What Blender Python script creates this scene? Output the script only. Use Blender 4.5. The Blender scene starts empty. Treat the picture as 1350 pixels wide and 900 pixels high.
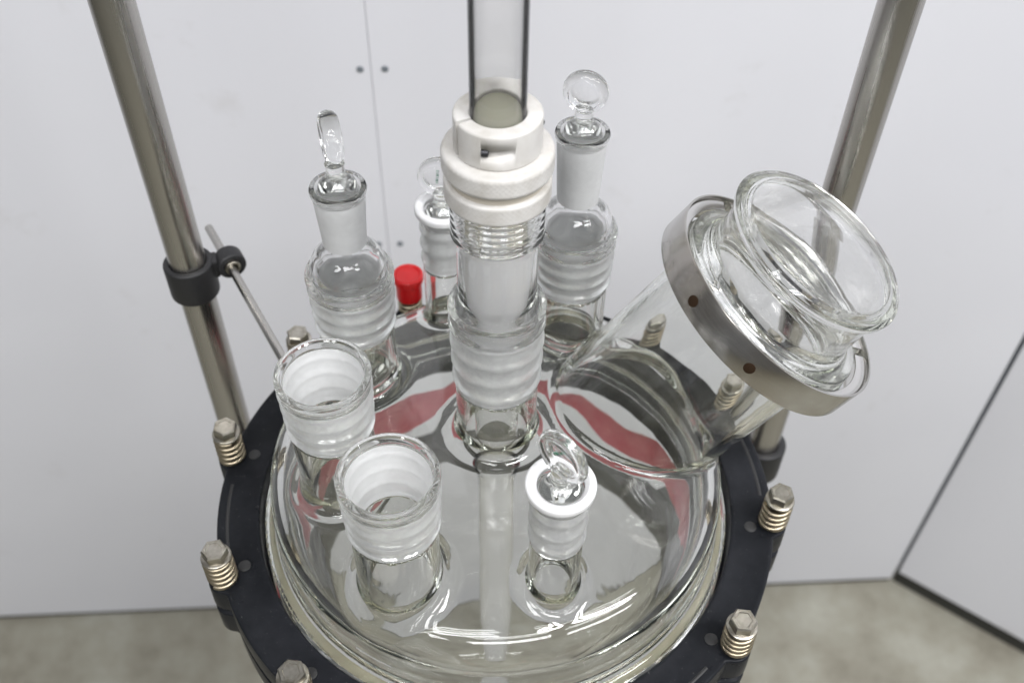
import bpy, bmesh, math
import numpy as np
from mathutils import Vector, Matrix

# ------------------------------------------------------------------ camera, world, lamps, exposure
# everything below is measured in millimetres; z = 0 is the top of the black flange ring, 1 m above the floor
MM = 0.001
Z0 = 1000.0
def W(x, y, z): return Vector((x * MM, y * MM, (z + Z0) * MM))

scene = bpy.context.scene
col = scene.collection
cam_d = bpy.data.cameras.new('camera'); cam = bpy.data.objects.new('camera', cam_d); col.objects.link(cam)
scene.camera = cam
PITCH, YAW, ROLL = 0.820541, 0.0112932, 0.0202937
fw = Vector((math.sin(YAW) * math.cos(PITCH), math.cos(YAW) * math.cos(PITCH), -math.sin(PITCH)))
rt = Vector((math.cos(YAW), -math.sin(YAW), 0)); up = rt.cross(fw)
rt2 = rt * math.cos(ROLL) + up * math.sin(ROLL); up2 = -rt * math.sin(ROLL) + up * math.cos(ROLL)
m = Matrix((rt2, up2, -fw)).transposed().to_4x4(); m.translation = W(3.608, -362.77, 520.45)
cam.matrix_world = m
cam_d.sensor_width = 36.0; cam_d.lens = 36.0 * 1366.59 / 1350.0
cam_d.clip_start = 0.01; cam_d.clip_end = 60
cam_d.dof.use_dof = True; cam_d.dof.focus_distance = 0.510; cam_d.dof.aperture_fstop = 8.0

world = bpy.data.worlds.new('World'); scene.world = world; world.use_nodes = True
bg = world.node_tree.nodes['Background']
bg.inputs[0].default_value = (0.95, 0.97, 1.0, 1); bg.inputs[1].default_value = 0.17

def strip_lamp(x, y, z, rz, power, sx=1.2, sy=0.12):
    for s in (-1, 1):
        l = bpy.data.lights.new('ceiling_tube', 'AREA'); l.shape = 'RECTANGLE'; l.size = sx; l.size_y = sy
        l.energy = power; l.color = (0.985, 0.985, 1.0)
        o = bpy.data.objects.new('ceiling_tube', l); col.objects.link(o)
        o.location = W(x - s * 90 * math.sin(rz), y + s * 90 * math.cos(rz), z); o.rotation_euler = (0, 0, rz)
strip_lamp(-550, -1100, 1900, 0.35, 9.5)
strip_lamp(1000, -680, 1900, 0.2, 20, 1.2, 0.08)
strip_lamp(200, -1700, 1900, 0.35, 12.5)
strip_lamp(1700, -1500, 1900, 0.35, 14)
strip_lamp(-1300, -1900, 1900, 0.35, 11)

scene.view_settings.view_transform = 'Standard'; scene.view_settings.look = 'None'
scene.view_settings.exposure = 0.06; scene.view_settings.gamma = 1.0
scene.view_settings.use_curve_mapping = False
cy = scene.cycles
cy.max_bounces = 28; cy.transmission_bounces = 28; cy.glossy_bounces = 14; cy.diffuse_bounces = 8; cy.transparent_max_bounces = 16
cy.caustics_reflective = True; cy.caustics_refractive = True; cy.blur_glossy = 0.3
cy.sample_clamp_indirect = 16.0; cy.sample_clamp_direct = 0.0
cy.use_denoising = True
try:
    cy.denoiser = 'OPENIMAGEDENOISE'; cy.denoising_input_passes = 'RGB_ALBEDO_NORMAL'; cy.denoising_prefilter = 'ACCURATE'
except Exception:
    pass

# ------------------------------------------------------------------ materials
M = {}
def mat(name):
    mt = bpy.data.materials.new(name); mt.use_nodes = True; M[name] = mt
    nt = mt.node_tree; return mt, nt, nt.nodes, nt.links
def principled(name, color, rough=0.5, metal=0.0, **kw):
    mt, nt, N, L = mat(name); b = N['Principled BSDF']
    b.inputs['Base Color'].default_value = (*color, 1); b.inputs['Roughness'].default_value = rough; b.inputs['Metallic'].default_value = metal
    for k, v in kw.items(): b.inputs[k.replace('_', ' ')].default_value = v
    return mt, nt, N, L, b
def noise(N, L, scale, detail=4, rough=0.6, coord='Object', stretch=None):
    tc = N.new('ShaderNodeTexCoord'); mp = N.new('ShaderNodeMapping'); nz = N.new('ShaderNodeTexNoise')
    L.new(tc.outputs[coord], mp.inputs[0]); L.new(mp.outputs[0], nz.inputs['Vector'])
    if stretch: mp.inputs['Scale'].default_value = stretch
    nz.inputs['Scale'].default_value = scale; nz.inputs['Detail'].default_value = detail; nz.inputs['Roughness'].default_value = rough
    return nz
def ramp(N, L, src, stops):
    r = N.new('ShaderNodeValToRGB'); L.new(src, r.inputs[0])
    e = r.color_ramp.elements
    while len(e) < len(stops): e.new(0.5)
    for i, (p, c) in enumerate(stops): e[i].position = p; e[i].color = (*c, 1) if len(c) == 3 else c
    return r
def bump(N, L, b, src, strength, dist):
    bp = N.new('ShaderNodeBump'); bp.inputs['Strength'].default_value = strength; bp.inputs['Distance'].default_value = dist
    L.new(src, bp.inputs['Height']); L.new(bp.outputs[0], b.inputs['Normal'])

def glass(name, color, absorb=None, rough=0.0, wavy=0.0, dust=0.0):
    mt, nt, N, L = mat(name); N.remove(N['Principled BSDF'])
    g = N.new('ShaderNodeBsdfGlass'); g.inputs['Color'].default_value = (*color, 1); g.inputs['IOR'].default_value = 1.47
    g.inputs['Roughness'].default_value = rough
    out = g.outputs[0]
    if wavy:
        nz = noise(N, L, 26, 2, 0.5); bump(N, L, g, nz.outputs[0], wavy, 0.01)
    if dust:      # finger marks, water spots and dust lying on the glass
        n1 = noise(N, L, 55, 8, 0.75); r1 = ramp(N, L, n1.outputs[0], [(0.52, (0, 0, 0)), (0.80, (dust,) * 3)])
        n2 = noise(N, L, 700, 2, 0.6); r2 = ramp(N, L, n2.outputs[0], [(0.70, (0, 0, 0)), (0.78, (dust * 2.0,) * 3)])
        ad = N.new('ShaderNodeMath'); ad.operation = 'ADD'; L.new(r1.outputs[0], ad.inputs[0]); L.new(r2.outputs[0], ad.inputs[1])
        df = N.new('ShaderNodeBsdfDiffuse'); df.inputs['Color'].default_value = (0.85, 0.85, 0.83, 1)
        mx = N.new('ShaderNodeMixShader'); L.new(ad.outputs[0], mx.inputs[0]); L.new(g.outputs[0], mx.inputs[1]); L.new(df.outputs[0], mx.inputs[2]); out = mx.outputs[0]
    L.new(out, N['Material Output'].inputs['Surface'])
    if absorb:
        a = N.new('ShaderNodeVolumeAbsorption'); a.inputs['Color'].default_value = (*absorb[0], 1); a.inputs['Density'].default_value = absorb[1]
        L.new(a.outputs[0], N['Material Output'].inputs['Volume'])
    return mt
glass('cover_clear', (1.0, 1.0, 1.0), ((0.70, 0.76, 0.58), 8.0), dust=0.22)
glass('clear_glass', (0.998, 1.0, 0.997), ((0.70, 0.76, 0.58), 6.5), wavy=0.04, dust=0.05)
glass('thin_glass', (1.0, 1.0, 1.0), ((0.72, 0.78, 0.66), 4.0))
# ground (frosted) joint surfaces: dense on the bore, hazy where seen through the wall
def ground(name, lo, hi):
    mt, nt, N, L = mat(name); N.remove(N['Principled BSDF'])
    tp = N.new('ShaderNodeBsdfTransparent'); tp.inputs['Color'].default_value = (0.97, 0.975, 0.97, 1)
    tr = N.new('ShaderNodeBsdfTranslucent'); tr.inputs['Color'].default_value = (0.97, 0.975, 0.97, 1)
    df = N.new('ShaderNodeBsdfDiffuse'); df.inputs['Color'].default_value = (0.97, 0.975, 0.97, 1)
    m1 = N.new('ShaderNodeMixShader'); m1.inputs[0].default_value = 0.55; L.new(tr.outputs[0], m1.inputs[1]); L.new(df.outputs[0], m1.inputs[2])
    m2 = N.new('ShaderNodeMixShader'); L.new(m1.outputs[0], m2.inputs[1]); L.new(tp.outputs[0], m2.inputs[2])
    nz = noise(N, L, 60, 5, 0.7); rp = ramp(N, L, nz.outputs[0], [(0.3, (lo,) * 3), (0.7, (hi,) * 3)]); L.new(rp.outputs[0], m2.inputs[0])
    L.new(m2.outputs[0], N['Material Output'].inputs['Surface'])
ground('ground_glass', 0.10, 0.22)
ground('ground_haze', 0.58, 0.74)

mt, nt, N, L, b = principled('white_ptfe', (0.80, 0.79, 0.77), 0.42)
nz = noise(N, L, 60, 4); rp = ramp(N, L, nz.outputs[0], [(0.30, (0.44, 0.42, 0.38)), (0.55, (0.57, 0.555, 0.53)), (0.75, (0.61, 0.60, 0.58))]); L.new(rp.outputs[0], b.inputs['Base Color'])
mt, nt, N, L, b = principled('dirty_ptfe', (0.48, 0.44, 0.37), 0.55)
principled('pure_ptfe', (0.76, 0.76, 0.76), 0.3)
principled('olive_sleeve', (0.22, 0.215, 0.155), 0.35)
mt, nt, N, L, b = principled('black_plastic', (0.012, 0.013, 0.015), 0.32, Specular_IOR_Level=0.10)
nz = noise(N, L, 24, 6, 0.7); rp = ramp(N, L, nz.outputs[0], [(0.3, (0.24,) * 3), (0.75, (0.5,) * 3)]); L.new(rp.outputs[0], b.inputs['Roughness'])
n2 = noise(N, L, 14, 8, 0.75); r2 = ramp(N, L, n2.outputs[0], [(0.45, (0.010, 0.011, 0.013)), (0.75, (0.022, 0.023, 0.027))]); 
n3_ = noise(N, L, 420, 3, 0.8); r3 = ramp(N, L, n3_.outputs[0], [(0.66, (0, 0, 0)), (0.74, (0.10, 0.10, 0.095))])
ad = N.new('ShaderNodeMixRGB'); ad.blend_type = 'ADD'; ad.inputs[0].default_value = 1.0; L.new(r2.outputs[0], ad.inputs[1]); L.new(r3.outputs[0], ad.inputs[2]); L.new(ad.outputs[0], b.inputs['Base Color'])
principled('worn_black', (0.022, 0.022, 0.022), 0.5)
mt, nt, N, L, b = principled('black_rubber', (0.015, 0.015, 0.016), 0.5)
mt, nt, N, L, b = principled('brushed_steel', (0.47, 0.455, 0.43), 0.26, 1.0)
nz = noise(N, L, 220, 3, 0.6, stretch=(1, 1, 0.02)); rp = ramp(N, L, nz.outputs[0], [(0.3, (0.2,) * 3), (0.7, (0.36,) * 3)]); L.new(rp.outputs[0], b.inputs['Roughness'])
mt, nt, N, L, b = principled('band_steel', (0.50, 0.48, 0.45), 0.24, 1.0)
nz = noise(N, L, 14, 4, 0.6); rp = ramp(N, L, nz.outputs[0], [(0.35, (0.42, 0.385, 0.34)), (0.6, (0.56, 0.55, 0.53))]); L.new(rp.outputs[0], b.inputs['Base Color'])
n2 = noise(N, L, 60, 3, 0.6, stretch=(1, 1, 14)); r2 = ramp(N, L, n2.outputs[0], [(0.3, (0.15,) * 3), (0.7, (0.27,) * 3)]); L.new(r2.outputs[0], b.inputs['Roughness'])
principled('bright_steel', (0.75, 0.74, 0.72), 0.16, 1.0)
mt, nt, N, L, b = principled('bolt_steel', (0.55, 0.50, 0.42), 0.3, 1.0)
nz = noise(N, L, 120, 3); rp = ramp(N, L, nz.outputs[0], [(0.35, (0.29, 0.265, 0.21)), (0.65, (0.50, 0.475, 0.42))]); L.new(rp.outputs[0], b.inputs['Base Color'])
mt, nt, N, L, b = principled('spring_wire', (0.40, 0.345, 0.25), 0.38, 1.0)
principled('rust_spot', (0.026, 0.015, 0.008), 0.7, Specular_IOR_Level=0.1)
principled('red_plastic', (0.62, 0.012, 0.014), 0.35)
principled('screw_dark', (0.05, 0.05, 0.055), 0.35, 0.7)
principled('wall_screw', (0.16, 0.18, 0.20), 0.5)
principled('green_print', (0.02, 0.20, 0.11), 0.6)
principled('cream_gasket', (0.40, 0.37, 0.28), 0.5)
mt, nt, N, L, b = principled('pink_film', (0.80, 0.18, 0.24), 0.4)
nz = noise(N, L, 45, 5, 0.6); rp = ramp(N, L, nz.outputs[0], [(0.3, (0.86, 0.26, 0.32)), (0.7, (0.95, 0.46, 0.50))]); L.new(rp.outputs[0], b.inputs['Base Color'])
bump(N, L, b, nz.outputs[0], 0.5, 0.004)
tr = N.new('ShaderNodeBsdfTranslucent'); L.new(rp.outputs[0], tr.inputs['Color'])
mx = N.new('ShaderNodeMixShader'); mx.inputs[0].default_value = 0.6; L.new(b.outputs[0], mx.inputs[1]); L.new(tr.outputs[0], mx.inputs[2]); L.new(mx.outputs[0], N['Material Output'].inputs['Surface'])
mt, nt, N, L, b = principled('wall_panel', (0.74, 0.74, 0.76), 0.3)
nz = noise(N, L, 1.6, 3); rp = ramp(N, L, nz.outputs[0], [(0.3, (0.72, 0.725, 0.765)), (0.7, (0.75, 0.755, 0.79))]); L.new(rp.outputs[0], b.inputs['Base Color'])
n2 = noise(N, L, 9, 9, 0.7); r2 = ramp(N, L, n2.outputs[0], [(0.60, (1, 1, 1)), (0.78, (0.88, 0.87, 0.85))])
mu = N.new('ShaderNodeMixRGB'); mu.blend_type = 'MULTIPLY'; mu.inputs[0].default_value = 1.0; L.new(rp.outputs[0], mu.inputs[1]); L.new(r2.outputs[0], mu.inputs[2]); L.new(mu.outputs[0], b.inputs['Base Color'])
principled('gap_shade', (0.03, 0.03, 0.025), 0.8)  # near-black colour standing in for the shade under the wall panels
mt, nt, N, L, b = principled('concrete', (0.33, 0.31, 0.25), 0.6)
nz = noise(N, L, 7, 8, 0.65); rp = ramp(N, L, nz.outputs[0], [(0.3, (0.17, 0.152, 0.115)), (0.52, (0.27, 0.26, 0.21)), (0.72, (0.36, 0.355, 0.305))]); L.new(rp.outputs[0], b.inputs['Base Color'])
n2 = noise(N, L, 70, 5, 0.7); bump(N, L, b, n2.outputs[0], 0.15, 0.002)

# ------------------------------------------------------------------ mesh helpers (all in millimetres)
def finish(name, verts, faces, material, parent=None, loc=None, mat_idx=None, smooth=35, rot=None):
    me = bpy.data.meshes.new(name)
    me.from_pydata([(v[0] * MM, v[1] * MM, v[2] * MM) for v in verts], [], faces)
    mats = material if isinstance(material, (list, tuple)) else [material]
    for k in mats: me.materials.append(M[k])
    if mat_idx is not None: me.polygons.foreach_set('material_index', mat_idx)
    bm = bmesh.new(); bm.from_mesh(me); bmesh.ops.recalc_face_normals(bm, faces=bm.faces); bm.to_mesh(me); bm.free()
    if smooth:
        me.polygons.foreach_set('use_smooth', [True] * len(me.polygons)); me.set_sharp_from_angle(angle=math.radians(smooth))
    me.update()
    return link(name, me, parent, loc, rot)
def link(name, me, parent=None, loc=None, rot=None):
    o = bpy.data.objects.new(name, me); col.objects.link(o)
    if parent is not None:
        o.parent = parent
        if loc: o.location = Vector(loc) * MM
    elif loc: o.location = W(*loc)
    if rot is not None:
        o.rotation_mode = 'QUATERNION'; o.rotation_quaternion = rot
    return o
def thing(name, label, cat, loc, group=None, rot=None):
    o = bpy.data.objects.new(name, None); col.objects.link(o); o.location = W(*loc); o.empty_display_size = 0.02
    if rot is not None: o.rotation_mode = 'QUATERNION'; o.rotation_quaternion = rot
    return tag(o, label, cat, group)
def tag(o, label, cat, group=None):
    o['label'] = label; o['category'] = cat
    if group: o['group'] = group
    return o
def fillet(pts, closed=True, n=5):
    """pts: (r, z[, radius]); corners with a radius become arcs"""
    out = []; k = len(pts)
    for i, p in enumerate(pts):
        rad = p[2] if len(p) > 2 else 0
        if rad <= 0 or (not closed and i in (0, k - 1)): out.append((p[0], p[1])); continue
        a, b, c = Vector(pts[i - 1][:2]), Vector(p[:2]), Vector(pts[(i + 1) % k][:2])
        u = (a - b); v = (c - b); lu, lv = u.length, v.length; u.normalize(); v.normalize()
        ang = math.acos(max(-1, min(1, u.dot(v))))
        if ang > 3.1: out.append((p[0], p[1])); continue
        d = min(rad / math.tan(ang / 2), 0.48 * lu, 0.48 * lv); rr = d * math.tan(ang / 2)
        ctr = b + (u + v).normalized() * (rr / math.sin(ang / 2))
        s, e = b + u * d - ctr, b + v * d - ctr
        a0 = math.atan2(s.y, s.x); da = math.atan2(e.y, e.x) - a0
        while da > math.pi: da -= 2 * math.pi
        while da < -math.pi: da += 2 * math.pi
        for j in range(n + 1):
            t = a0 + da * j / n; out.append((ctr.x + rr * math.cos(t), ctr.y + rr * math.sin(t)))
    return out
def lathe_data(prof, seg=64, closed=True, rfun=None, a0=0, a1=None):
    verts, rings = [], []
    arc = a1 is not None
    for (r, z) in prof:
        if r < 1e-6: rings.append([len(verts)] * (seg + (1 if arc else 0))); verts.append((0, 0, z)); continue
        ring = []
        for s in range(seg + (1 if arc else 0)):
            t = a0 + (a1 - a0) * s / seg if arc else 2 * math.pi * s / seg
            rr = rfun(r, z, t) if rfun else r
            ring.append(len(verts)); verts.append((rr * math.cos(t), rr * math.sin(t), z))
        rings.append(ring)
    faces, rows = [], []
    k = len(prof)
    for i in range(k if closed else k - 1):
        A, B = rings[i], rings[(i + 1) % k]
        for s in range(seg):
            s2 = s + 1 if arc else (s + 1) % seg
            f = []
            for v in (A[s], A[s2], B[s2], B[s]):
                if v not in f: f.append(v)
            if len(f) > 2: faces.append(f); rows.append(i)
    if arc and closed:
        faces.append([r[0] for r in rings]); rows.append(-1); faces.append([r[-1] for r in rings][::-1]); rows.append(-1)
    return verts, faces, rows
def lathe(name, prof, material, parent=None, loc=None, seg=64, closed=True, ground=None, rot=None, smooth=35, **kw):
    """ground(r0,z0,r1,z1) -> True where the second material goes"""
    v, f, rows = lathe_data(prof, seg, closed, **kw)
    mi = None
    if ground:
        k = len(prof); mi = [1 if i >= 0 and ground(*prof[i], *prof[(i + 1) % k]) else 0 for i in rows]
    return finish(name, v, f, material, parent, loc, mi, smooth, rot)
def tube(name, path, rad, material, parent=None, loc=None, sides=10, rot=None):
    P = [Vector(p) for p in path]; verts, faces = [], []
    t0 = (P[1] - P[0]).normalized(); ref = Vector((0, 0, 1)) if abs(t0.z) < 0.9 else Vector((1, 0, 0))
    nrm = t0.cross(ref).normalized()
    for i, p in enumerate(P):
        t = (P[min(i + 1, len(P) - 1)] - P[max(i - 1, 0)]).normalized()
        nrm = (nrm - t * nrm.dot(t)).normalized(); bi = t.cross(nrm)
        for s in range(sides):
            a = 2 * math.pi * s / sides; q = p + nrm * rad * math.cos(a) + bi * rad * math.sin(a); verts.append(tuple(q))
    for i in range(len(P) - 1):
        for s in range(sides):
            a, b = i * sides + s, i * sides + (s + 1) % sides; faces.append([a, b, b + sides, a + sides])
    faces.append(list(range(sides))[::-1]); faces.append([(len(P) - 1) * sides + s for s in range(sides)])
    return finish(name, verts, faces, material, parent, loc, None, 50, rot)
def box(name, lo, hi, material, parent=None, loc=None, rot=None, bev=0.0):
    me = bpy.data.meshes.new(name); bm = bmesh.new(); bmesh.ops.create_cube(bm, size=1)
    for v in bm.verts:
        v.co = Vector([(lo[i] + (v.co[i] + 0.5) * (hi[i] - lo[i])) * MM for i in range(3)])
    if bev: bmesh.ops.bevel(bm, geom=bm.edges[:], offset=bev * MM, segments=2, affect='EDGES', profile=0.5)
    bm.to_mesh(me); bm.free(); me.materials.append(M[material])
    return link(name, me, parent, loc, rot)
def zrot(v): return Vector((0, 0, 1)).rotation_difference(Vector(v).normalized())

# ------------------------------------------------------------------ setting: floor and panelled walls
fl = box('floor', (-4000, -4000, -20), (4000, 1500, 0), 'concrete', loc=(0, 0, -1000)); fl['kind'] = 'structure'
WA = math.atan2(85, 1445)                       # back wall direction
wq = Matrix.Rotation(WA, 4, 'Z').to_quaternion()
CX, CY = 652.0, 523.0                           # the corner, on the floor
back = bpy.data.objects.new('wall_back', None); col.objects.link(back); back.location = W(CX, CY, -1000)
back.rotation_mode = 'QUATERNION'; back.rotation_quaternion = wq; back['kind'] = 'structure'
xs = -(CX + 123.0) / math.cos(WA)               # seam
box('wall_panel', (-2900, 0, 8), (xs - 0.2, 20, 2300), 'wall_panel', back, bev=0.6)
box('wall_panel', (xs + 0.2, 0, 8), (-3, 20, 2300), 'wall_panel', back, bev=0.6)
box('backing', (-2900, 21, 8), (30, 30, 2300), 'wall_panel', back)
box('gap_shade_strip', (-2900, 1, 0), (-6, 19, 7.6), 'gap_shade', back)  # added black strip: painted shade of the thin gap below the back panels
for dx in (-10, 13):
    for z in (987, 771):
        lathe('panel_screw', [(0, -0.5), (3.4, -0.5), (3.4, 0.6), (2.4, 1.4), (0, 1.4)], 'wall_screw', back, (xs + dx, 0, z), 16, False, rot=zrot((0, -1, 0)))
RA = math.atan2(-129, 178)
side = bpy.data.objects.new('wall_right', None); col.objects.link(side); side.location = W(CX, CY, -1000)
side.rotation_mode = 'QUATERNION'; side.rotation_quaternion = Matrix.Rotation(RA, 4, 'Z').to_quaternion(); side['kind'] = 'structure'
box('wall_panel', (3, 0, 30), (2600, 20, 2300), 'wall_panel', side, bev=0.6)
box('backing', (-20, 21, 30), (2600, 30, 2300), 'wall_screw', side)
box('gap_shade_strip', (1, 1.5, 0), (2600, 19, 29.6), 'gap_shade', side)  # added black strip, painting in the shadow of the gap under this panel

# ------------------------------------------------------------------ the one-piece glass lid as a smooth blended solid
NECKS = [(-48, -89), (-85, -29), (-80, 44), (43, 82)]          # wide ground necks
SMALL = [(-33, 102), (30, -91)]                                # narrow ground necks
MB_ = np.array([80.0, 25.3, 42.0]); MAZ, MTL = math.radians(2.4), math.radians(34.3)
MN = np.array([math.cos(MAZ) * math.sin(MTL), math.sin(MAZ) * math.sin(MTL), math.cos(MTL)])
MCUT = 103.0
RED = (165 * math.cos(math.radians(112.3)), 165 * math.sin(math.radians(112.3)))
def smin(a, b, k):
    h = np.maximum(k - np.abs(a - b), 0); return np.minimum(a, b) - h * h / (4 * k)
def smax(a, b, k): return -smin(-a, -b, k)
ZN = 97.0
def sdf(x, y, z):
    r = np.sqrt(x * x + y * y)
    ds = np.sqrt(r * r + (z + 358) ** 2) - 420
    dc = r - 131
    o = smax(ds, dc, 17)
    o = smin(o, np.maximum(r - 138.5, z + 4), 9)
    i = smax(ds + 5.5, dc + 6.0, 14)
    def neck(cx, cy, ro, ri, top, k, o, i):
        rn = np.sqrt((x - cx) ** 2 + (y - cy) ** 2)
        o = smin(o, np.maximum(np.maximum(rn - ro, z - top), 22 - z), k)
        i = smin(i, np.maximum(rn - ri, 15 - z), k * 0.6)
        return o, i
    for cx, cy in NECKS: o, i = neck(cx, cy, 21.2, 17.0, ZN, 12, o, i)
    for cx, cy in SMALL: o, i = neck(cx, cy, 13.0, 10.2, 91.0, 10, o, i)
    o, i = neck(0, 0, 22.0, 17.8, 102.0, 14, o, i)
    px, py, pz = x - MB_[0], y - MB_[1], z - MB_[2]
    t = px * MN[0] + py * MN[1] + pz * MN[2]
    q = np.sqrt(np.maximum(px * px + py * py + pz * pz - t * t, 1e-9))
    o = smin(o, np.maximum(np.maximum(q - 49.5, t - MCUT), -12 - t), 5)
    i = smin(i, np.maximum(q - 44.2, -28 - t), 3.5)
    o = smax(o, -14 - z, 1.2)
    return smax(o, -i, 0.9)
def surface_nets(f, lo, hi, h):
    ax = [np.arange(lo[i], hi[i] + h, h, dtype=np.float32) for i in range(3)]
    D = np.empty([len(a) for a in ax], np.float32)
    for k in range(0, len(ax[0]), 16):
        X, Y, Z = np.meshgrid(ax[0][k:k + 16], ax[1], ax[2], indexing='ij'); D[k:k + 16] = f(X, Y, Z)
    S = D < 0; n = D.shape
    c = np.zeros([d - 1 for d in n], np.int8)
    for a in (0, 1):
        for b in (0, 1):
            for d in (0, 1): c += S[a:n[0] - 1 + a, b:n[1] - 1 + b, d:n[2] - 1 + d]
    act = (c > 0) & (c < 8); idx = np.full(c.shape, -1, np.int64); cells = np.argwhere(act); idx[act] = np.arange(len(cells))
    pos = np.zeros((len(cells), 3)); cnt = np.zeros(len(cells))
    ci, cj, ck = cells.T
    corners = [(a, b, d) for a in (0, 1) for b in (0, 1) for d in (0, 1)]
    for p in corners:
        for a in range(3):
            if p[a]: continue
            q = list(p); q[a] = 1
            d0 = D[ci + p[0], cj + p[1], ck + p[2]]; d1 = D[ci + q[0], cj + q[1], ck + q[2]]
            msk = (d0 < 0) != (d1 < 0); t = np.where(msk, d0 / np.where(d0 == d1, 1, d0 - d1), 0)
            e = np.tile(np.array(p, float), (len(cells), 1)); e[:, a] += t
            pos[msk] += e[msk]; cnt[msk] += 1
    pos = (cells + pos / cnt[:, None]) * h + np.array(lo)
    quads = []
    for a in range(3):
        b, d = (a + 1) % 3, (a + 2) % 3
        sl0 = [slice(None)] * 3; sl1 = [slice(None)] * 3; sl0[a] = slice(0, n[a] - 1); sl1[a] = slice(1, n[a])
        s0, s1 = S[tuple(sl0)], S[tuple(sl1)]; ed = np.argwhere(s0 != s1)
        ed = ed[(ed[:, b] > 0) & (ed[:, d] > 0) & (ed[:, b] < n[b] - 1) & (ed[:, d] < n[d] - 1)]
        fl_ = s0[tuple(ed.T)]
        def at(db, dd):
            e = ed.copy(); e[:, b] -= db; e[:, d] -= dd; return idx[tuple(e.T)]
        qd = np.stack([at(1, 1), at(0, 1), at(0, 0), at(1, 0)], 1); qd[~fl_] = qd[~fl_][:, ::-1]; quads.append(qd)
    return pos, np.concatenate(quads)
def gradient(f, p, e=0.05):
    g = np.empty_like(p)
    for a in range(3):
        d = np.zeros(3); d[a] = e; A, B = p + d, p - d
        g[:, a] = (f(*A.T) - f(*B.T)) / (2 * e)
    return g
pos, quads = surface_nets(sdf, (-143, -143, -18), (196, 143, 160), 1.7)
for it in range(4):
    g = gradient(sdf, pos); d = sdf(*pos.T); pos -= g * np.clip(d / np.maximum((g * g).sum(1), 0.2), -0.8, 0.8)[:, None] * 0.9
nrm = gradient(sdf, pos, 0.25); nrm /= np.maximum(np.linalg.norm(nrm, axis=1), 1e-9)[:, None]

lid = thing('reactor_lid', 'clear glass domed reactor lid with upright ground necks and one wide slanted neck', 'reactor lid', (0, 0, -14))
me = bpy.data.meshes.new('dome')
lp = (pos + np.array([0, 0, 14.0])) * MM
me.vertices.add(len(lp)); me.vertices.foreach_set('co', lp.ravel().astype(np.float32))
me.loops.add(quads.size); me.loops.foreach_set('vertex_index', quads.ravel().astype(np.int32))
me.polygons.add(len(quads)); me.polygons.foreach_set('loop_start', np.arange(0, quads.size, 4, dtype=np.int32))
me.update(calc_edges=True); me.validate()
me.polygons.foreach_set('use_smooth', [True] * len(me.polygons))
me.normals_split_custom_set_from_vertices(nrm.astype(np.float32).tolist())
me.materials.append(M['clear_glass']); me.update()
link('dome', me, lid)

# ground sockets
def socket_profile(h, ro0, ro1, ri0, ri1, ribs, amp, rim):
    out = [(ro0 - 0.1, 0)]; n = 44
    for i in range(1, n):
        t = i / n; z = t * (h - 5)
        r = ro0 + (ro1 - 0.6 - ro0) * t + amp * (0.5 - 0.5 * math.cos(2 * math.pi * ribs * t)) ** 1.6
        out.append((r, z))
    out += [(ro1 - 0.3, h - 4.6), (ro1 + rim * 0.7, h - 3.2), (ro1 + rim, h - 1.8), (ro1 + rim * 0.6, h - 0.6), (ro1 - 0.8, h), (ri1 + 1.2, h), (ri1 + 0.3, h - 0.7), (ri1, h - 2.0)]
    m_ = 14
    for i in range(m_ + 1): t = i / m_; out.append((ri1 + (ri0 - ri1) * t, h - 5 - (h - 5 - 0.6) * t))
    out.append((ri0, 0))
    return out
big_prof = socket_profile(41.5, 21.2, 23.2, 17.0, 20.3, 4, 1.35, 0.9)
def ground_sheet(parent, r0, z0, r1, z1, data=None, outer=None, om=1):
    if data: return link('ground_surface', data, parent)
    n = 48      # the bore follows the ribs a little
    v, f, _ = lathe_data([(r0 + (r1 - r0) * i / n - 0.32 * (0.5 + 0.5 * math.cos(2 * math.pi * 3.6 * i / n)) ** 3, z0 + (z1 - z0) * i / n) for i in range(n + 1)], 72, False)
    mi = [0] * len(f)
    if outer:
        v2, f2, _ = lathe_data([(r + 0.12, z) for r, z in outer], 72, False)
        f = f + [[i + len(v) for i in q] for q in f2]; v = v + v2; mi += [om] * len(f2)
    return finish('ground_surface', v, f, ['ground_glass', 'ground_haze'], parent, None, mi, 60)
def skin(prof, z0, z1, rmin): return [p for p in prof if z0 <= p[1] <= z1 and p[0] > rmin]
first = None
for cx, cy in NECKS:
    if first is None:
        first = lathe('neck', big_prof, 'thin_glass', lid, (cx, cy, ZN + 0.25 + 14), 72); gs = ground_sheet(first, 16.75, 0.4, 19.85, 36.5, None, skin(big_prof, 0.5, 34, 20.9))
    else: ground_sheet(link('neck', first.data, lid, (cx, cy, ZN + 0.25 + 14)), 0, 0, 0, 0, gs.data)
sp = socket_profile(41.0, 13.0, 13.7, 10.2, 11.6, 3, 1.0, 0.4)
first = None
for cx, cy in SMALL:
    if first is None: first = lathe('narrow_neck', sp, 'thin_glass', lid, (cx, cy, 91.25 + 14), 56); gs = ground_sheet(first, 10.0, 0.4, 11.3, 38, None, skin(sp, 0.5, 35, 12.8))
    else: ground_sheet(link('narrow_neck', first.data, lid, (cx, cy, 91.25 + 14)), 0, 0, 0, 0, gs.data)
cp = socket_profile(58, 22.0, 24.0, 17.8, 20.9, 4, 1.35, 0.6)
cn = lathe('centre_neck', cp, 'thin_glass', lid, (0, 0, 102.25 + 14), 80)
ground_sheet(cn, 17.55, 0.4, 20.55, 50, None, skin(cp, 0.5, 47, 21.6))
mq = zrot(MN)
def maxis(t): return MB_ + MN * t
c0 = maxis(MCUT + 0.2) + np.array([0, 0, 14.0])
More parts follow.
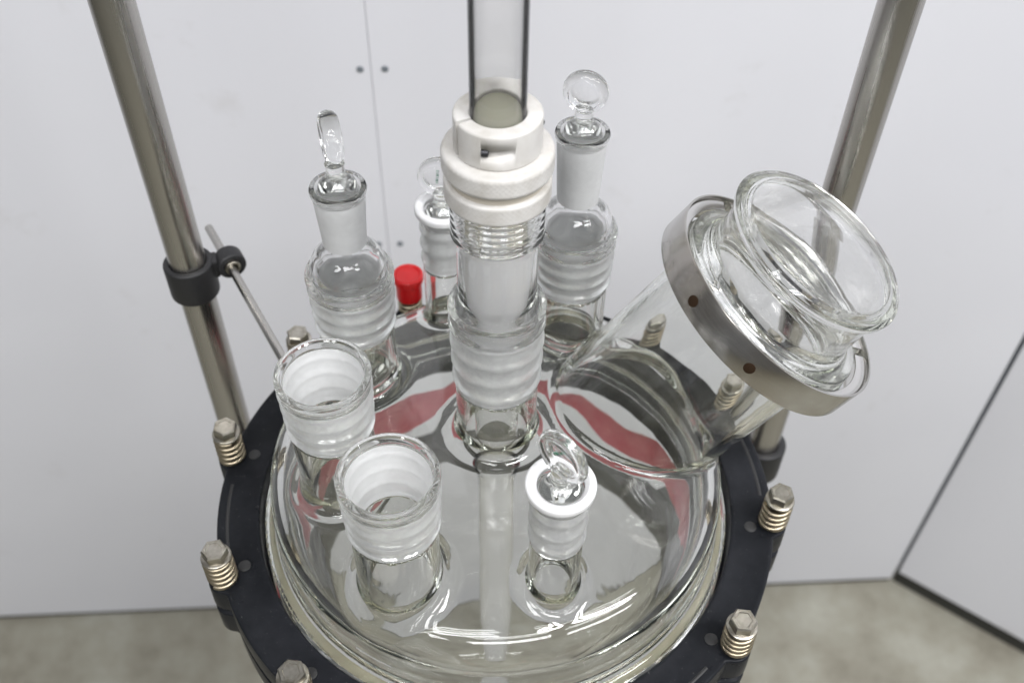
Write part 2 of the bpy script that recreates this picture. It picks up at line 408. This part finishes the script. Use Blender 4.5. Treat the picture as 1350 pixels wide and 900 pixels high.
lathe('manway_flange', fillet([(44.2, 0), (49.5, 0), (49.8, 1), (56, 3.5, 2), (58.5, 5, 1.5), (58.5, 8.5, 1.2), (44.2, 8.5, 1)]), 'clear_glass', lid, tuple(c0), 96, rot=mq)

# ------------------------------------------------------------------ glass vessel below the lid
vessel = thing('glass_vessel', 'clear glass cylindrical reactor vessel hanging below the black flange ring', 'vessel', (0, 0, -440))
vp = fillet([(138.5, 424 - 0.0, 1), (138.5, 413, 2), (131.5, 405, 5), (131.5, 120, 70), (60, 30, 60), (0, 12), (0, 18), (58, 36, 55), (126, 122, 66), (126, 424, 1)], n=10)
lathe('vessel_wall', vp, 'clear_glass', vessel, (0, 0, 0), 128)
gk = lathe('gasket', fillet([(128, -15.9, 0.3), (135.5, -15.9, 0.3), (135.5, -14.1, 0.3), (128, -14.1, 0.3)], n=3), 'cream_gasket', None, (0, 0, 0), 128)
tag(gk, 'thin cream sealing gasket between glass lid and vessel rim', 'gasket')
def wrap_r(r, z, t): return r + 1.2 * math.sin(9 * t + z * 0.05) + 0.8 * math.sin(23 * t + 1.3 * math.sin(z * 0.11))
wv = []; wf = []; na, nz_ = 90, 12
for j in range(nz_ + 1):
    for i in range(na + 1):
        t = math.radians(-12 + 206 * i / na); zt = -56 + 5 * math.sin(5.3 * t) + 3 * math.sin(11.7 * t + 1); z = zt - (30 + 11 * math.sin(3.1 * t + 0.6) + 5 * math.sin(9 * t)) * j / nz_
        for k in (0, 1):
            r = wrap_r(139 + 0.25 * k, z, t); wv.append((r * math.cos(t), r * math.sin(t), z))
def wi(i, j, k): return 2 * (j * (na + 1) + i) + k
for j in range(nz_):
    for i in range(na):
        wf.append([wi(i, j, 0), wi(i + 1, j, 0), wi(i + 1, j + 1, 0), wi(i, j + 1, 0)]); wf.append([wi(i, j, 1), wi(i, j + 1, 1), wi(i + 1, j + 1, 1), wi(i + 1, j, 1)])
for i in range(na):
    for j in (0, nz_): wf.append([wi(i, j, 0), wi(i + 1, j, 0), wi(i + 1, j, 1), wi(i, j, 1)])
for j in range(nz_):
    for i in (0, na): wf.append([wi(i, j, 0), wi(i, j + 1, 0), wi(i, j + 1, 1), wi(i, j, 1)])
pw = finish('pink_wrap', wv, wf, 'pink_film', None, (0, 0, 0), None, 60)
tag(pw, 'pink packing film wrapped round the vessel, seen through the glass lid', 'wrap')

# ------------------------------------------------------------------ black flange ring with spring bolts
BA = [math.radians(22.3 + 30 * k) for k in range(12)]
def ring_r(r, z, t):
    if r < 160: return r
    best = r
    for a in BA:
        dl = (t - a + math.pi) % (2 * math.pi) - math.pi
        if abs(dl) < 0.2:
            for dd in (0,):
                s = 165 * math.sin(dl); q = 9.6 ** 2 - s * s
                if q > 0: best = max(best, 165 * math.cos(dl) + math.sqrt(q) - (167 - r))
    return best
ring = thing('flange_ring', 'black plastic clamping ring around the glass lid with spring bolts', 'flange ring', (0, 0, -46))
lathe('ring_body', fillet([(141, 26, 1), (141, 46, 1.6), (143.5, 46), (145, 45.3), (161, 45.3), (163, 46, 0), (166, 46, 2.0), (166.4, 27, 1), (163, 25.5, 0.8), (163, 22.5, 0.8), (166.4, 21, 1), (166.4, 0, 2), (143, 0, 1), (143, 18, 1), (139.5, 18), (139.5, 26)], n=3),
      'black_plastic', ring, (0, 0, 0), 540, rfun=ring_r)
# bolt master
bolt_me = spring_me = washer_me = mark_me = None
for k, a in enumerate(BA):
    bx, by = 165 * math.cos(a), 165 * math.sin(a)
    if bolt_me is None:
        v = []; f = []
        def hexring(af, z): return [(af / math.sqrt(3) * math.cos(math.radians(60 * i + 12)), af / math.sqrt(3) * math.sin(math.radians(60 * i + 12)), z) for i in range(6)]
        lv = [hexring(12.4, 24.2), hexring(12.4, 29.2), hexring(11.0, 30.0), hexring(8.0, 30.0), hexring(7.4, 29.6)]
        for l in lv: v += l
        for i in range(len(lv) - 1):
            for s in range(6): f.append([i * 6 + s, i * 6 + (s + 1) % 6, (i + 1) * 6 + (s + 1) % 6, (i + 1) * 6 + s])
        f.append([24 + s for s in range(6)]); f.append([s for s in range(6)][::-1])
        # shank
        b0 = len(v); sg = 12
        for z in (-3, 24.2):
            for s in range(sg): v.append((3.6 * math.cos(2 * math.pi * s / sg), 3.6 * math.sin(2 * math.pi * s / sg), z))
        for s in range(sg): f.append([b0 + s, b0 + (s + 1) % sg, b0 + sg + (s + 1) % sg, b0 + sg + s])
        b = finish('bolt', v, f, 'bolt_steel', ring, (bx, by, 46), None, 30); bolt_me = b.data
        path = []
        turns, z0, z1 = 4.3, 1.3, 20.2
        for i in range(int(turns * 18) + 1):
            t = i / 18; zz = z0 + (z1 - z0) * t / turns
            path.append((7.0 * math.cos(2 * math.pi * t), 7.0 * math.sin(2 * math.pi * t), zz))
        s_ = tube('spring', path, 1.7, 'spring_wire', b, None, 8); spring_me = s_.data
        w_ = lathe('washer', fillet([(3.7, 21.8), (8.4, 21.8, 0.6), (8.4, 23.4, 0.6), (6.6, 24.1), (3.7, 24.1)], n=3), 'bolt_steel', b, None, 32); washer_me = w_.data
    else:
        b = link('bolt', bolt_me, ring, (bx, by, 46)); b.rotation_euler = (0.02 * math.sin(k * 2.3), 0.025 * math.cos(k * 1.7), 0.7 * k); b.scale = (1, 1, 1 + 0.035 * math.sin(k * 4.1))
        link('spring', spring_me, b); link('washer', washer_me, b)
    # moulding marks
    ma = a - math.radians(1.5); mr = 152.5
    if mark_me is None:
        mm = lathe('mould_mark', [(0, 0), (3.6, 0), (3.6, 0.5), (3.3, 0.65), (0, 0.65)], 'worn_black', ring, (mr * math.cos(ma), mr * math.sin(ma), 45.2), 20, False); mark_me = mm.data
    else: link('mould_mark', mark_me, ring, (mr * math.cos(ma), mr * math.sin(ma), 45.2))
    # long raised bar between bolts
    if k % 2 == 1:
        a1, a2 = a + math.radians(7), a + math.radians(23)
        pth = [(160 * math.cos(a1 + (a2 - a1) * i / 12), 160 * math.sin(a1 + (a2 - a1) * i / 12), 44.2) for i in range(13)]
        tube('mould_bar', pth, 1.5, 'worn_black', ring, None, 8)

# ------------------------------------------------------------------ support poles and clamps
poles = []
for (x, y), lab in (((-199, 125), 'upright stainless steel pole left of the reactor, carrying the black rod clamp'), ((204, 125), 'upright stainless steel pole right of the reactor, behind the slanted neck')):
    p = lathe('support_pole', fillet([(0, 0), (11.6, 0, 1), (11.6, 1900, 1), (0, 1900)], False, 3), 'brushed_steel', None, (x, y, -1000), 40, False)
    tag(p, lab, 'pole', 'poles beside the reactor')
pc = thing('rod_clamp', 'black plastic clamp on the left pole gripping a thin rod', 'clamp', (-199, 125, 42))
lathe('sleeve', fillet([(11.7, 0, 1), (15.8, 0, 2), (15.8, 27, 2), (11.7, 27, 1)], n=4), 'black_rubber', pc, (0, 0, 0), 40)
rd = Vector((-130.5 + 195.3, 53.5 - 166.0, 0)).normalized(); rq = zrot(rd); sidev = Vector((rd.y, -rd.x, 0))
lugc = Vector((24.2, 7.7, 19.4))
lathe('lug', fillet([(5.2, -6, 0.6), (9.4, -6, 1.6), (9.4, 6, 1.6), (5.2, 6, 0.6)], n=4), 'black_rubber', pc, tuple(lugc), 32, rot=rq)
lathe('bushing', fillet([(2.9, -7.5, 0.3), (5.1, -7.5, 0.8), (5.1, 7.5, 0.8), (2.9, 7.5, 0.3)], n=3), 'bolt_steel', pc, tuple(lugc), 28, rot=rq)
wm = Vector((lugc.x, lugc.y, 0)).normalized()
box('web', (12.2, -5.5, 12.5), (18.0, 5.5, 26.0), 'black_rubber', pc, None, Vector((1, 0, 0)).rotation_difference(wm), 1.2)
r0 = Vector((-195.3, 166.0, 61.4)); r1 = Vector((-123, 41, 61.4))
ctr = r0
rod = lathe('thin_rod', fillet([(0, 0), (2.8, 0, 0.5), (2.8, (r1 - r0).length, 0.5), (0, (r1 - r0).length)], False, 3), 'brushed_steel', None, tuple(r0), 24, False, rot=zrot(r1 - r0))
tag(rod, 'thin steel rod held by the black clamp, pointing towards the lid', 'rod')
for (x, y), lab in (((-199, 125), 'black support bracket clamped on the left pole behind the ring'), ((204, 125), 'black support bracket clamped on the right pole below the slanted neck')):
    br = thing('support_bracket', lab, 'bracket', (x, y, -146), 'brackets holding the vessel')
    lathe('sleeve', fillet([(11.7, 0, 1), (17.5, 0, 2), (17.5, 34, 2), (11.7, 34, 1)], n=4), 'black_rubber', br, (0, 0, 0), 40)
    dv = Vector((-x, -y, 0)); ln = dv.length
    box('arm', (16.5, -9, 6), (ln - 148, 9, 26), 'black_rubber', br, None, Vector((1, 0, 0)).rotation_difference(dv.normalized()), 1.5)
sr = lathe('support_ring', fillet([(132.2, -140, 1), (149.5, -140, 2), (149.5, -121, 2), (132.2, -121, 1)], n=3), 'black_rubber', None, (0, 0, 0), 96)
tag(sr, 'black support ring around the vessel between the pole brackets', 'support ring')

# ------------------------------------------------------------------ stirrer: shaft, bearing, collar

shaft = thing('stirrer_shaft', 'tall clear glass stirrer tube rising out of the white bearing', 'stirrer shaft', (0, 0, -330))
lathe('tube_wall', fillet([(9.7, 1, 0.5), (11.2, 1, 0.8), (11.2, 350, 6), (12.0, 380, 6), (12.0, 760, 0.2), (11.6, 760, 0.15), (11.6, 384, 6), (9.7, 350, 6)], n=4), 'thin_glass', shaft, (0, 0, 0), 64)
lathe('inner_sleeve', fillet([(0, 568), (11.5, 568, 0.3), (11.5, 600, 0.6), (0, 600)], False, 3), 'olive_sleeve', shaft, (0, 0, 0), 48, False)

bearing = thing('stirrer_bearing', 'glass stirrer bearing with threaded top and two knurled white nuts on the centre neck', 'bearing', (0, 0, 118))
bz = 118
hp = [(20.4, 158 - bz), (20.8, 161.5 - bz), (19.6, 164 - bz), (19.4, 170 - bz), (19.4, 200 - bz), (20.6, 205 - bz)]
for i in range(6 * 8 + 1):
    t = i / 8; hp.append((21.3 + 0.75 * math.sin(2 * math.pi * t), 206.5 - bz + t * 3.5))
hp += [(20.5, 229 - bz), (16.6, 229 - bz), (16.6, 166 - bz), (15.0, 150 - bz), (13.8, 119 - bz), (17.4, 119 - bz)]
lathe('housing', hp, 'thin_glass', bearing, (0, 0, 0), 80)
lathe('sleeve', fillet([(12.4, 122 - bz, 0.5), (13.2, 122 - bz, 0.5), (14.4, 150 - bz), (16.1, 168 - bz, 2), (16.1, 226 - bz, 0.5), (12.4, 226 - bz, 0.5)], n=3), 'pure_ptfe', bearing, (0, 0, 0), 56)
def knurl(name, r, z0, z1, mtl, edge=1.2):
    rows = 12; prof = [(12.3, z0), (r - edge, z0), (r - edge * 0.3, z0 + edge * 0.3), (r, z0 + edge)]
    for i in range(1, rows): prof.append((r + 0.001, z0 + edge + (z1 - z0 - 2 * edge) * i / rows))
    prof += [(r, z1 - edge), (r - edge * 0.3, z1 - edge * 0.3), (r - edge, z1), (12.3, z1)]
    def rf(rr, z, t):
        if rr > r: return rr + 0.11 * (math.cos(60 * t + z * 2.4) + math.cos(60 * t - z * 2.4)) * 0.5
        return rr
    return lathe(name, prof, mtl, bearing, (0, 0, 0), 300, rfun=rf, smooth=50)
knurl('lower_nut', 24.0, 228 - bz, 238.3 - bz, 'white_ptfe')
lathe('spacer', fillet([(12.3, 238.4 - bz), (21.6, 238.4 - bz), (21.6, 242.6 - bz), (12.3, 242.6 - bz)]), 'dirty_ptfe', bearing, (0, 0, 0), 64)
knurl('upper_nut', 24.7, 242.7 - bz, 254.0 - bz, 'white_ptfe', 2.0)

collar = thing('split_collar', 'white split collar screwed round the glass tube above the knurled nuts', 'collar', (0, 0, 254.2))
prof = fillet([(12.15, 0, 0.4), (19.1, 0, 0.8), (19.1, 17, 1.2), (12.15, 17, 0.6)], n=4)
sa = math.radians(-152)
v, f, rows = lathe_data(prof, 96, True, a0=sa + 0.055, a1=sa + 2 * math.pi - 0.055)
cb = finish('collar_body', v, f, 'white_ptfe', collar, (0, 0, 0), None, 35)
def cut(target, cutter):
    md = target.modifiers.new('cut', 'BOOLEAN'); md.operation = 'DIFFERENCE'; md.object = cutter; md.solver = 'EXACT'
    dg = bpy.context.evaluated_depsgraph_get(); dg.update(); nm = bpy.data.meshes.new_from_object(target.evaluated_get(dg))
    target.modifiers.clear(); target.data = nm; bpy.data.objects.remove(cutter)
for az in (-97, 25):
    a = math.radians(az); tv = Vector((-math.sin(a), math.cos(a), 0)); rv = Vector((math.cos(a), math.sin(a), 0))
    p0 = rv * 18.0 + Vector((0, 0, 8.6)) - tv * 4.6
    cutter = lathe('cutter', [(0, 0), (2.2, 0), (2.2, 14), (0, 14)], 'white_ptfe', None, (0, 0, 0), 24, False)
    cutter.rotation_mode = 'QUATERNION'; cutter.rotation_quaternion = zrot(tv); cutter.location = collar.location + p0 * MM
    bpy.context.view_layer.update(); cut(cb, cutter)
    lathe('clamp_screw', fillet([(0, 0), (1.9, 0, 0.3), (1.9, 3.0, 0.4), (1.0, 3.0), (0.9, 2.0), (0, 2.0)], False, 3), 'screw_dark', collar, tuple(p0 + tv * 0.1), 12, False, rot=zrot(tv))

# ------------------------------------------------------------------ reducing adapters and stoppers
def adapter(cx, cy, rim_z, label):
    base = 100.0
    t = thing('reducing_adapter', label, 'adapter', (cx, cy, base), 'glass reducing adapters')
    h = rim_z - base
    pr = [(16.6, 3), (18.9, 36.5), (20.0, 39.2), (20.6, 42), (20.2, 45), (18.2, 49.5), (14.5, 53.2), (12.3, 55.5), (11.3, 58.5), (11.5, 63), (13.0, h - 9), (13.2, h - 4.5), (14.2, h - 3.2), (14.6, h - 1.8), (14.2, h - 0.5), (13.2, h), (11.6, h - 0.2), (11.0, h - 2), (10.9, h - 7), (9.1, 60), (9.3, 57), (11.5, 53.0), (15.5, 48.2), (17.6, 44.2), (17.6, 41), (16.4, 36), (14.2, 3)]
    ab = lathe('adapter_body', pr, 'thin_glass', t, (0, 0, 0), 72)
    ground_sheet(ab, 8.95, 58, 10.75, h - 2.5, None, [(11.35, 59.5), (11.5, 63), (13.0, h - 9), (13.25, h - 5.4)], 0)
    ground_sheet(ab, 16.9, 3, 19.0, 36.4)
    return t
adapter(-80, 44, 195.5, 'glass reducing adapter in the back left neck with a round ground rim')
adapter(43, 82, 203.5, 'glass reducing adapter in the back right neck beside the bearing')
def stopper(cx, cy, rim_z, face, rd_, hgt, thick, label, ring_=False, rt_=9.9, printed=False):
    base = rim_z - 38
    t = thing('glass_stopper', label, 'stopper', (cx, cy, base), 'glass stoppers in the necks')
    rb = rt_ - 1.8
    # hollow plug with domed top and short stem
    pr = [(0, 2), (rb - 1, 2), (rb, 3.5), (rt_, 36), (rt_ + 0.1, 38.2), (rt_ - 0.8, 40.2), (rt_ * 0.72, 42.2), (rt_ * 0.48, 44.0), (5.0, 46.3), (4.5, 49), (5.0, 52), (0, 52.6)]
    inn = [(0, 44.5), (2.0, 43.4), (rt_ * 0.45, 41.0), (rt_ - 2.6, 38.4), (rt_ - 2.0, 35), (rb - 1.8, 5), (0, 4.4)]
    v1, f1, r1_ = lathe_data(pr, 56, False); v2, f2, r2_ = lathe_data(inn, 56, False)
    v = v1 + v2; f = f1 + [[i + len(v1) for i in q] for q in f2]
    finish('plug', v, f, 'thin_glass', t, (0, 0, 0), None, 40)
    # thumb disc: flattened glass disc with a thick rounded rim
    dp = [(0, -thick * 0.36), (rd_ * 0.55, -thick * 0.36), (rd_ * 0.74, -thick * 0.46)]
    for i in range(9):
        a = -math.pi / 2 + math.pi * i / 8; dp.append((rd_ - thick * 0.5 + thick * 0.5 * math.cos(a), thick * 0.55 * math.sin(a)))
    dp += [(rd_ * 0.74, thick * 0.46), (rd_ * 0.55, thick * 0.36), (0, thick * 0.36)]
    a = math.radians(face); nv = Vector((math.sin(a), math.cos(a), 0))
    dz = 52.8 + hgt
    hd = lathe('thumb_disc', dp, 'thin_glass', t, (0, 0, dz), 56, False, rot=zrot(nv))
    hd.scale = (1, 1, 1)
    if printed:
        for k in range(5):
            bm_v = -3.8 + 1.9 * k
            pt = [(-3.0, bm_v, thick * 0.36 + 0.08), (-1.4, bm_v + (0.5 if k % 2 else -0.3), thick * 0.36 + 0.08), (-1.5, bm_v + 1.1, thick * 0.36 + 0.08), (-2.8, bm_v + 1.0, thick * 0.36 + 0.08)]
            tube('print_mark', pt, 0.22, 'green_print', hd, None, 5)
    if ring_:
        lathe('collar_ring', fillet([(rt_ + 1.4, 37.7, 0.3), (16.2, 37.7, 1.6), (16.5, 42.8, 2.4), (13.2, 43.4, 1.2), (rt_ + 1.0, 41.0, 0.5)], n=5), 'pure_ptfe', t, (0, 0, 0), 64)
    return t
stopper(-80, 44, 195.5, 74, 13.0, 14.5, 9.0, 'clear glass stopper with its thumb disc edge on, in the back left adapter')
stopper(43, 82, 203.5, 14, 11.8, 8.5, 8.0, 'clear glass stopper with its round thumb disc facing front, in the back right adapter')
stopper(-33, 102, 131.6, 6, 13.5, 10.0, 5.0, 'glass stopper with white collar ring standing behind the centre bearing', True, printed=True)
stopper(30, -91, 131.6, 45, 14.0, 9.0, 5.0, 'glass stopper with white collar ring and tilted thumb disc at front', True, printed=True)

# ------------------------------------------------------------------ slanted neck: steel clamp band and glass cover
BC = maxis(121.4); n3 = Vector(MN); bandq = zrot(n3)
band = thing('clamp_band', 'stainless steel clamp band with brown weld spots round the wide slanted neck', 'clamp band', tuple(BC - MN * 18.2), rot=bandq)
lathe('band', fillet([(64.9, 0, 0.2), (66.1, 0, 0.3), (66.1, 18.2, 0.3), (64.9, 18.2, 0.2)], n=2), 'band_steel', band, (0, 0, 0), 128)
for k in range(3):
    a0 = math.radians(-128 + 120 * k + 3); a1 = math.radians(-128 + 120 * (k + 1) - 3)
    v, f, rows = lathe_data(fillet([(64.7, 3.5), (64.7, 16.2, 0.8), (59.2, 14.2, 0.4), (59.2, 13.2, 0.3), (63.6, 14.6, 0.5), (63.6, 3.5)], n=3), 40, True, a0=a0, a1=a1)
    finish('liner_segment', v, f, 'bright_steel', band, (0, 0, 0), None, 40)
for ang in (-150, -113):
    a = math.radians(ang); nv = Vector((math.cos(a), math.sin(a), 0))
    lathe('weld_spot', [(0, -0.3), (3.0, -0.3), (3.0, 0.15), (2.4, 0.3), (0, 0.2)], 'rust_spot', band, tuple(nv * 66.1 + Vector((0, 0, 7.5))), 18, False, rot=zrot(nv))
a = math.radians(6); nv = Vector((math.cos(a), math.sin(a), 0)); tv = Vector((-math.sin(a), math.cos(a), 0))
pth = []
for i in range(25):
    u = math.pi * i / 24; pth.append(tuple(nv * (65.5 + 9 * math.sin(u)) + tv * (13 * math.cos(u)) + Vector((0, 0, 11 - 4 * math.sin(u)))))
tube('wire_handle', pth, 1.5, 'bright_steel', band, None, 10)

# glass cover: turned about an axis that leans a little from the neck's own
D = Vector((161.7, 23.6, 181.3)); daz, dtl = math.radians(-6.6), math.radians(27.2)
nd = Vector((math.cos(daz) * math.sin(dtl), math.sin(daz) * math.sin(dtl), math.cos(dtl)))
F0 = Vector(tuple(maxis(112.3)))
cover = thing('manway_cover', 'clear glass cover with a flat round top closing the wide slanted neck', 'glass cover', tuple(F0))
H = 49.0
prof = fillet([(0, 52.4), (20, 51.6), (38, 49.4), (48.4, 46.8, 2), (50.8, 44.2, 1.6), (50.2, 41.0, 1.6), (47.0, 38.6, 3), (46.2, 30), (46.2, 16, 8), (48.8, 8.2, 6), (57.0, 7.2, 1.4), (57.0, 0.0, 1.2), (42.6, 0.0, 1.5), (43.0, 16), (43.4, 34, 4), (44.6, 41.0, 3), (42.5, 44.8, 3), (36, 46.6), (20, 48.8), (0, 49.6)], False, 6)
seg = 112; verts = []; rings = []
for (r, z) in prof:
    s = min(max(z / H, 0), 1.05); s2 = s * s * (3 - 2 * min(s, 1)) if s < 1 else 1
    c = F0.lerp(F0 + (D - F0), s); nn = n3.lerp(nd, s2).normalized()
    e1 = nn.cross(Vector((0, 1, 0))).normalized(); e2 = nn.cross(e1)
    if r < 1e-6: rings.append([len(verts)] * seg); verts.append(tuple(c - F0)); continue
    ring_ = []
    for k in range(seg):
        t = 2 * math.pi * k / seg; ring_.append(len(verts)); verts.append(tuple(c - F0 + e1 * r * math.cos(t) + e2 * r * math.sin(t)))
    rings.append(ring_)
faces = []
for i in range(len(rings) - 1):
    for k in range(seg):
        f = []
        for q in (rings[i][k], rings[i][(k + 1) % seg], rings[i + 1][(k + 1) % seg], rings[i + 1][k]):
            if q not in f: f.append(q)
        if len(f) > 2: faces.append(f)
finish('cover_glass', verts, faces, 'cover_clear', cover, (0, 0, 0), None, 45)

# ------------------------------------------------------------------ red cap on the small back port
rc = thing('red_cap', 'small red plastic cap pushed over a flange bolt behind the back left neck', 'cap', (RED[0], RED[1], 13))
lathe('cap_body', fillet([(8.5, 0, 0.3), (9.0, 0, 0.4), (9.0, 14, 0.8), (10.6, 15.5, 0.8), (10.6, 20.5, 1.2), (8.6, 21.4, 0.8), (7.6, 19.6, 0.6), (3, 19.4), (0, 20.2), (0, 18), (8.5, 18)], True, 4), 'red_plastic', rc, (0, 0, 0), 40)
